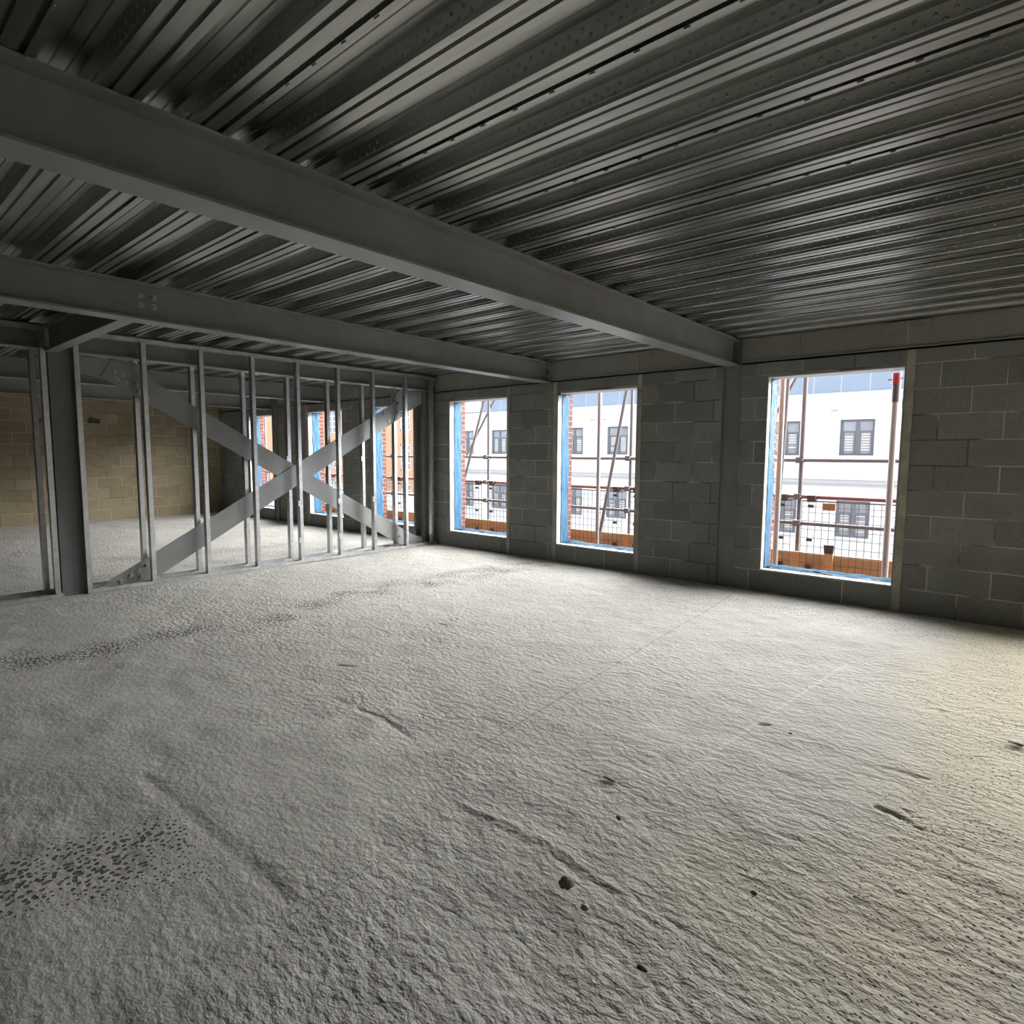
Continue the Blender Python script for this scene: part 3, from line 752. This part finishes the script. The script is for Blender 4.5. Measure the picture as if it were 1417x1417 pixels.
# brown hook block and clamp over the toe board
b = MB().box(-1.83, -1.70, SY - .17, SY - .11, .80, .88)
tag(obj('timber_block', b, M['board']), 'small brown timber block hooked on the mesh in the large window', 'timber block')
def toe(x0, x1, label):
    o = obj('toe_board', MB().box(x0, x1, SY - .075, SY - .037, .075, .275), M['toe']); return tag(o, label, 'toe board', 'orange timber toe boards of the scaffold')
toe(-3.55, -.45, 'orange timber toe board at the foot of the large window right of the column')
toe(-6.00, -3.60, 'orange timber toe board at the foot of the middle window')
toe(-8.55, -6.05, 'orange timber toe board at the foot of the window nearest the partition')
toe(-11.05, -8.60, 'orange timber toe board seen between the last studs of the partition')
toe(-13.6, -11.10, 'orange timber toe board seen behind the crossing braces')
cb = obj('timber_cleat', MB().box(-1.79, -1.70, SY - .158, SY - .134, .033, .30), M['toe']); tag(cb, 'short upright timber cleat against the toe board in the large window', 'cleat')
obj('clamp', MB().prism([(-1.70, .30), (-1.79, .30), (-1.80, .40), (-1.69, .40)], 'Y', SY - .165, SY - .134), M['clip'], cb)
for j, (y0, nm) in enumerate(((SY - .26, 'outermost'), (SY - .50, 'second'))):
    o = obj('scaffold_board', MB().box(-16.4, 6.5, y0 - .112, y0 + .112, -.005, .033), M['board'])
    tag(o, nm + ' long brown scaffold board of the walkway, counted from the toe boards', 'scaffold board', 'scaffold walkway boards')

# ------------------------------------------------------------------ across the street
g = obj('street_ground', MB().box(-95, 40, 7.4, 70, -3.4, -3.2), M['street']); struct(g, 'grey street below')
BY = 24.0
root = empty('white_building', (-12, BY, -3.2)); tag(root, 'long white rendered building with dark framed windows and blue-grey roof across the street', 'building')
L_, R_ = -27.0, 14.0
XC = [-4.79 - 2.405 * i for i in range(-7, 9)]
ROWS = [(1.455, 2.715), (-1.45, -.15)]
wb = MB(); zs = -3.2
segs = []
for z0, z1 in sorted(ROWS):
    wb.box(L_, R_, BY, BY + .3, zs, z0)
    x = L_
    for xc in sorted(XC):
        wb.box(x, xc - .54, BY, BY + .3, z0, z1); x = xc + .54
    wb.box(x, R_, BY, BY + .3, z0, z1); zs = z1
wb.box(L_, R_, BY, BY + .3, zs, 3.58)
wb.box(L_, R_, BY + 6, BY + 6.3, -3.2, 3.58).box(L_, L_ + .3, BY + .3, BY + 6, -3.2, 3.58)
obj('wall', wb, M['render'], root)
obj('string_course', MB().box(L_, R_, BY - .10, BY, .40, .47).box(L_, R_, BY - .06, BY, .56, .60), M['band'], root)
obj('eaves', MB().box(L_ - .1, R_ + .1, BY - .12, BY + .1, 3.56, 3.66), M['render'], root)
obj('roof', MB().prism([(BY + .06, 3.66), (BY + .16, 5.35), (BY + 5.2, 5.35), (BY + 6.3, 3.66)], 'X', L_, R_), M['roof'], root)
obj('dormer', MB().box(-24.3, -23.0, BY - .05, BY + 1.3, 3.72, 4.35), M['render'], root)
for xv in (-5.54, -15.1, -15.75):
    obj('vent', MB().box(xv - .12, xv + .12, BY - .02, BY, 3.02, 3.08), M['band'], root)
for xc in XC:
    for z0, z1 in ROWS:
        f = MB(); x0, x1 = xc - .535, xc + .535; y0, y1 = BY + .08, BY + .15; t = .075
        zt = z0 + (z1 - z0) * .64
        f.box(x0, x1, y0, y1, z0, z0 + t).box(x0, x1, y0, y1, z1 - t, z1).box(x0, x0 + t, y0, y1, z0 + t, z1 - t).box(x1 - t, x1, y0, y1, z0 + t, z1 - t)
        f.box(xc - .06, xc + .06, y0, y1, z0 + t, z1 - t).box(x0 + t, xc - .06, y0, y1, zt, zt + .06).box(xc + .06, x1 - t, y0, y1, zt, zt + .06)
        for sx in (-1, 1):
            xa, xb = (x0 + t, xc - .06) if sx < 0 else (xc + .06, x1 - t)
            f.box(xa, xa + .04, y0 - .02, y1, z0 + t, zt).box(xb - .04, xb, y0 - .02, y1, z0 + t, zt)
        fo = obj('window', f, M['frame'], root)
        obj('pane', MB().box(x0 + t, x1 - t, y0 + .03, y0 + .045, z0 + t, z1 - t), M['pane'], fo)
        for sx in (-1, 1):
            bl = MB()
            xa, xb = (x0 + .14, xc - .12) if sx < 0 else (xc + .12, x1 - .14)
            nsl = 7
            for q in range(nsl):
                zz = z0 + .20 + (zt - z0 - .26) * q / (nsl - 1)
                if random.random() < .85: bl.box(xa, xb, y0 + .018, y0 + .026, zz - .026, zz + .026)
            obj('blind', bl, M['blind'], fo)
        obj('sill', MB().box(x0 - .06, x1 + .06, BY - .06, BY + .1, z0 - .07, z0), M['render'], fo)
# orange brick block further along the street
root = empty('brick_building', (-40, 25, -3.2)); tag(root, 'orange brick building with white sash windows, seen through the stud partition', 'building')
OX0, OX1, OY = -62.0, -28.0, 25.0
WX = [-30.6 - 2.75 * i for i in range(11)]
wb = MB(); zs = -3.2
for z0, z1 in ((-2.2, -.5), (.35, 2.05), (2.9, 4.5)):
    wb.box(OX0, OX1, OY, OY + .3, zs, z0); x = OX0
    for xc in sorted(WX):
        wb.box(x, xc - .5, OY, OY + .3, z0, z1); x = xc + .5
    wb.box(x, OX1, OY, OY + .3, z0, z1); zs = z1
wb.box(OX0, OX1, OY, OY + .3, zs, 5.6).box(OX1 - .3, OX1, OY + .3, OY + 9, -3.2, 5.6)
obj('wall', wb, M['orange'], root)
obj('parapet', MB().box(OX0, OX1 + .1, OY - .12, OY + .4, 5.6, 5.9), M['render'], root)
obj('roof', MB().box(OX0, OX1, OY + .4, OY + 9, 5.4, 5.6), M['roof'], root)
for xc in WX:
    for z0, z1 in ((-2.2, -.5), (.35, 2.05), (2.9, 4.5)):
        f = MB(); y0, y1 = OY + .04, OY + .12; x0, x1 = xc - .5, xc + .5; t = .09
        f.box(x0, x1, y0, y1, z0, z0 + t).box(x0, x1, y0, y1, z1 - t, z1).box(x0, x0 + t, y0, y1, z0, z1).box(x1 - t, x1, y0, y1, z0, z1)
        f.box(xc - .05, xc + .05, y0, y1, z0, z1)
        for q in (.28, .52, .76): f.box(x0, x1, y0 + .01, y1, z0 + (z1 - z0) * q - .04, z0 + (z1 - z0) * q + .04)
        fo = obj('window', f, M['sash'], root)
        obj('pane', MB().box(x0, x1, y0 + .04, y0 + .055, z0, z1), M['pane'], fo)
# white boarded fence and a clipped hedge in front of the brick building
fr = obj('white_fence', MB().box(-46, -22, 20.0, 20.08, -3.2, -.55), M['render']); tag(fr, 'white boarded fence below the orange brick building', 'fence')
def hedge(x0, x1, y, z0, z1, label, seed):
    r = np.random.default_rng(seed); b = MB()
    for i in range(int((x1 - x0) * 420)):
        cx = r.uniform(x0, x1); top = z1 - .25 + .25 * math.sin(cx * 1.7) + .1 * math.sin(cx * 4.1)
        c = np.array((cx, y + r.uniform(-.35, .35), r.uniform(z0, top)))
        u = r.normal(size=3); u /= np.linalg.norm(u); w = np.cross(u, r.normal(size=3)); w /= np.linalg.norm(w)
        s_ = r.uniform(.04, .09); b.add([c - u * s_, c + w * s_ * .6, c + u * s_, c - w * s_ * .6], [(0, 1, 2, 3)])
    o = obj('hedge', b, M['leaf']); return tag(o, label, 'hedge')
hedge(-31.5, -22.5, 18.6, -3.2, -1.1, 'green hedge low behind the scaffold, seen between the last studs', 3)

# ------------------------------------------------------------------ light
w = bpy.data.worlds.new('sky'); SC.world = w; w.use_nodes = True
t = NT(w.node_tree); bg = t.n['Background']
d = t.node('ShaderNodeTexCoord').outputs['Generated']
s = t.sep(d)
toward = t.rng(s[1], .02, .55, 0, 1); up = t.rng(s[2], .06, .22, 0, 1)
high = t.rng(s[2], .34, .72, 1.0, .13)      # bright low band added to the unseen sky, lights the deep floor
L_BACK, L_FRONT = 2.0, 46.0
strength = t.math('ADD', L_BACK, t.math('MULTIPLY', t.math('MULTIPLY', t.math('MULTIPLY', toward, up), high), L_FRONT - L_BACK))
t.put(bg.inputs['Color'], t.mix(up, (.86, .92, 1.0), (1.0, 1.0, 1.0)))
t.put(bg.inputs['Strength'], strength)
def portal(x0, x1, y, z0, z1, facing):
    l = bpy.data.lights.new('window_portal', 'AREA'); l.shape = 'RECTANGLE'; l.size = x1 - x0; l.size_y = z1 - z0
    l.cycles.is_portal = True
    o = bpy.data.objects.new('window_portal', l); COL.objects.link(o); o.location = ((x0 + x1) / 2, y, (z0 + z1) / 2)
    o.rotation_euler = (math.radians(-90 if facing < 0 else 90), 0, 0)
for a, c in OPEN: portal(a, c, WY + .34, SILL, HEAD, -1)

# ------------------------------------------------------------------ camera
cam = bpy.data.cameras.new('camera'); co = bpy.data.objects.new('camera', cam); COL.objects.link(co)
cam.sensor_width = 36; cam.lens = 36 * 837.0 / 1417.0; cam.clip_start = .02; cam.clip_end = 300
yaw, pitch, roll = .7112, -.0947, -.0056
f = Vector((-math.sin(yaw) * math.cos(pitch), math.cos(yaw) * math.cos(pitch), math.sin(pitch)))
r = Vector((math.cos(yaw), math.sin(yaw), 0)); dn = f.cross(r)
r2 = r * math.cos(roll) + dn * math.sin(roll); d2 = dn * math.cos(roll) - r * math.sin(roll)
m3 = Matrix((r2, -d2, -f)).transposed()
co.matrix_world = Matrix.Translation((0, 0, H)) @ m3.to_4x4()
SC.camera = co

for o in bpy.data.objects:
    if '_o' in o: del o['_o']
vs = SC.view_settings
SC.display_settings.display_device = 'sRGB'
vs.view_transform = 'Standard'; vs.look = 'None'; vs.gamma = 1.0; vs.exposure = 0.0
vs.use_curve_mapping = False
SC.cycles.use_denoising = True
SC.cycles.max_bounces = 10; SC.cycles.diffuse_bounces = 7; SC.cycles.glossy_bounces = 4
SC.cycles.sample_clamp_indirect = 8.0
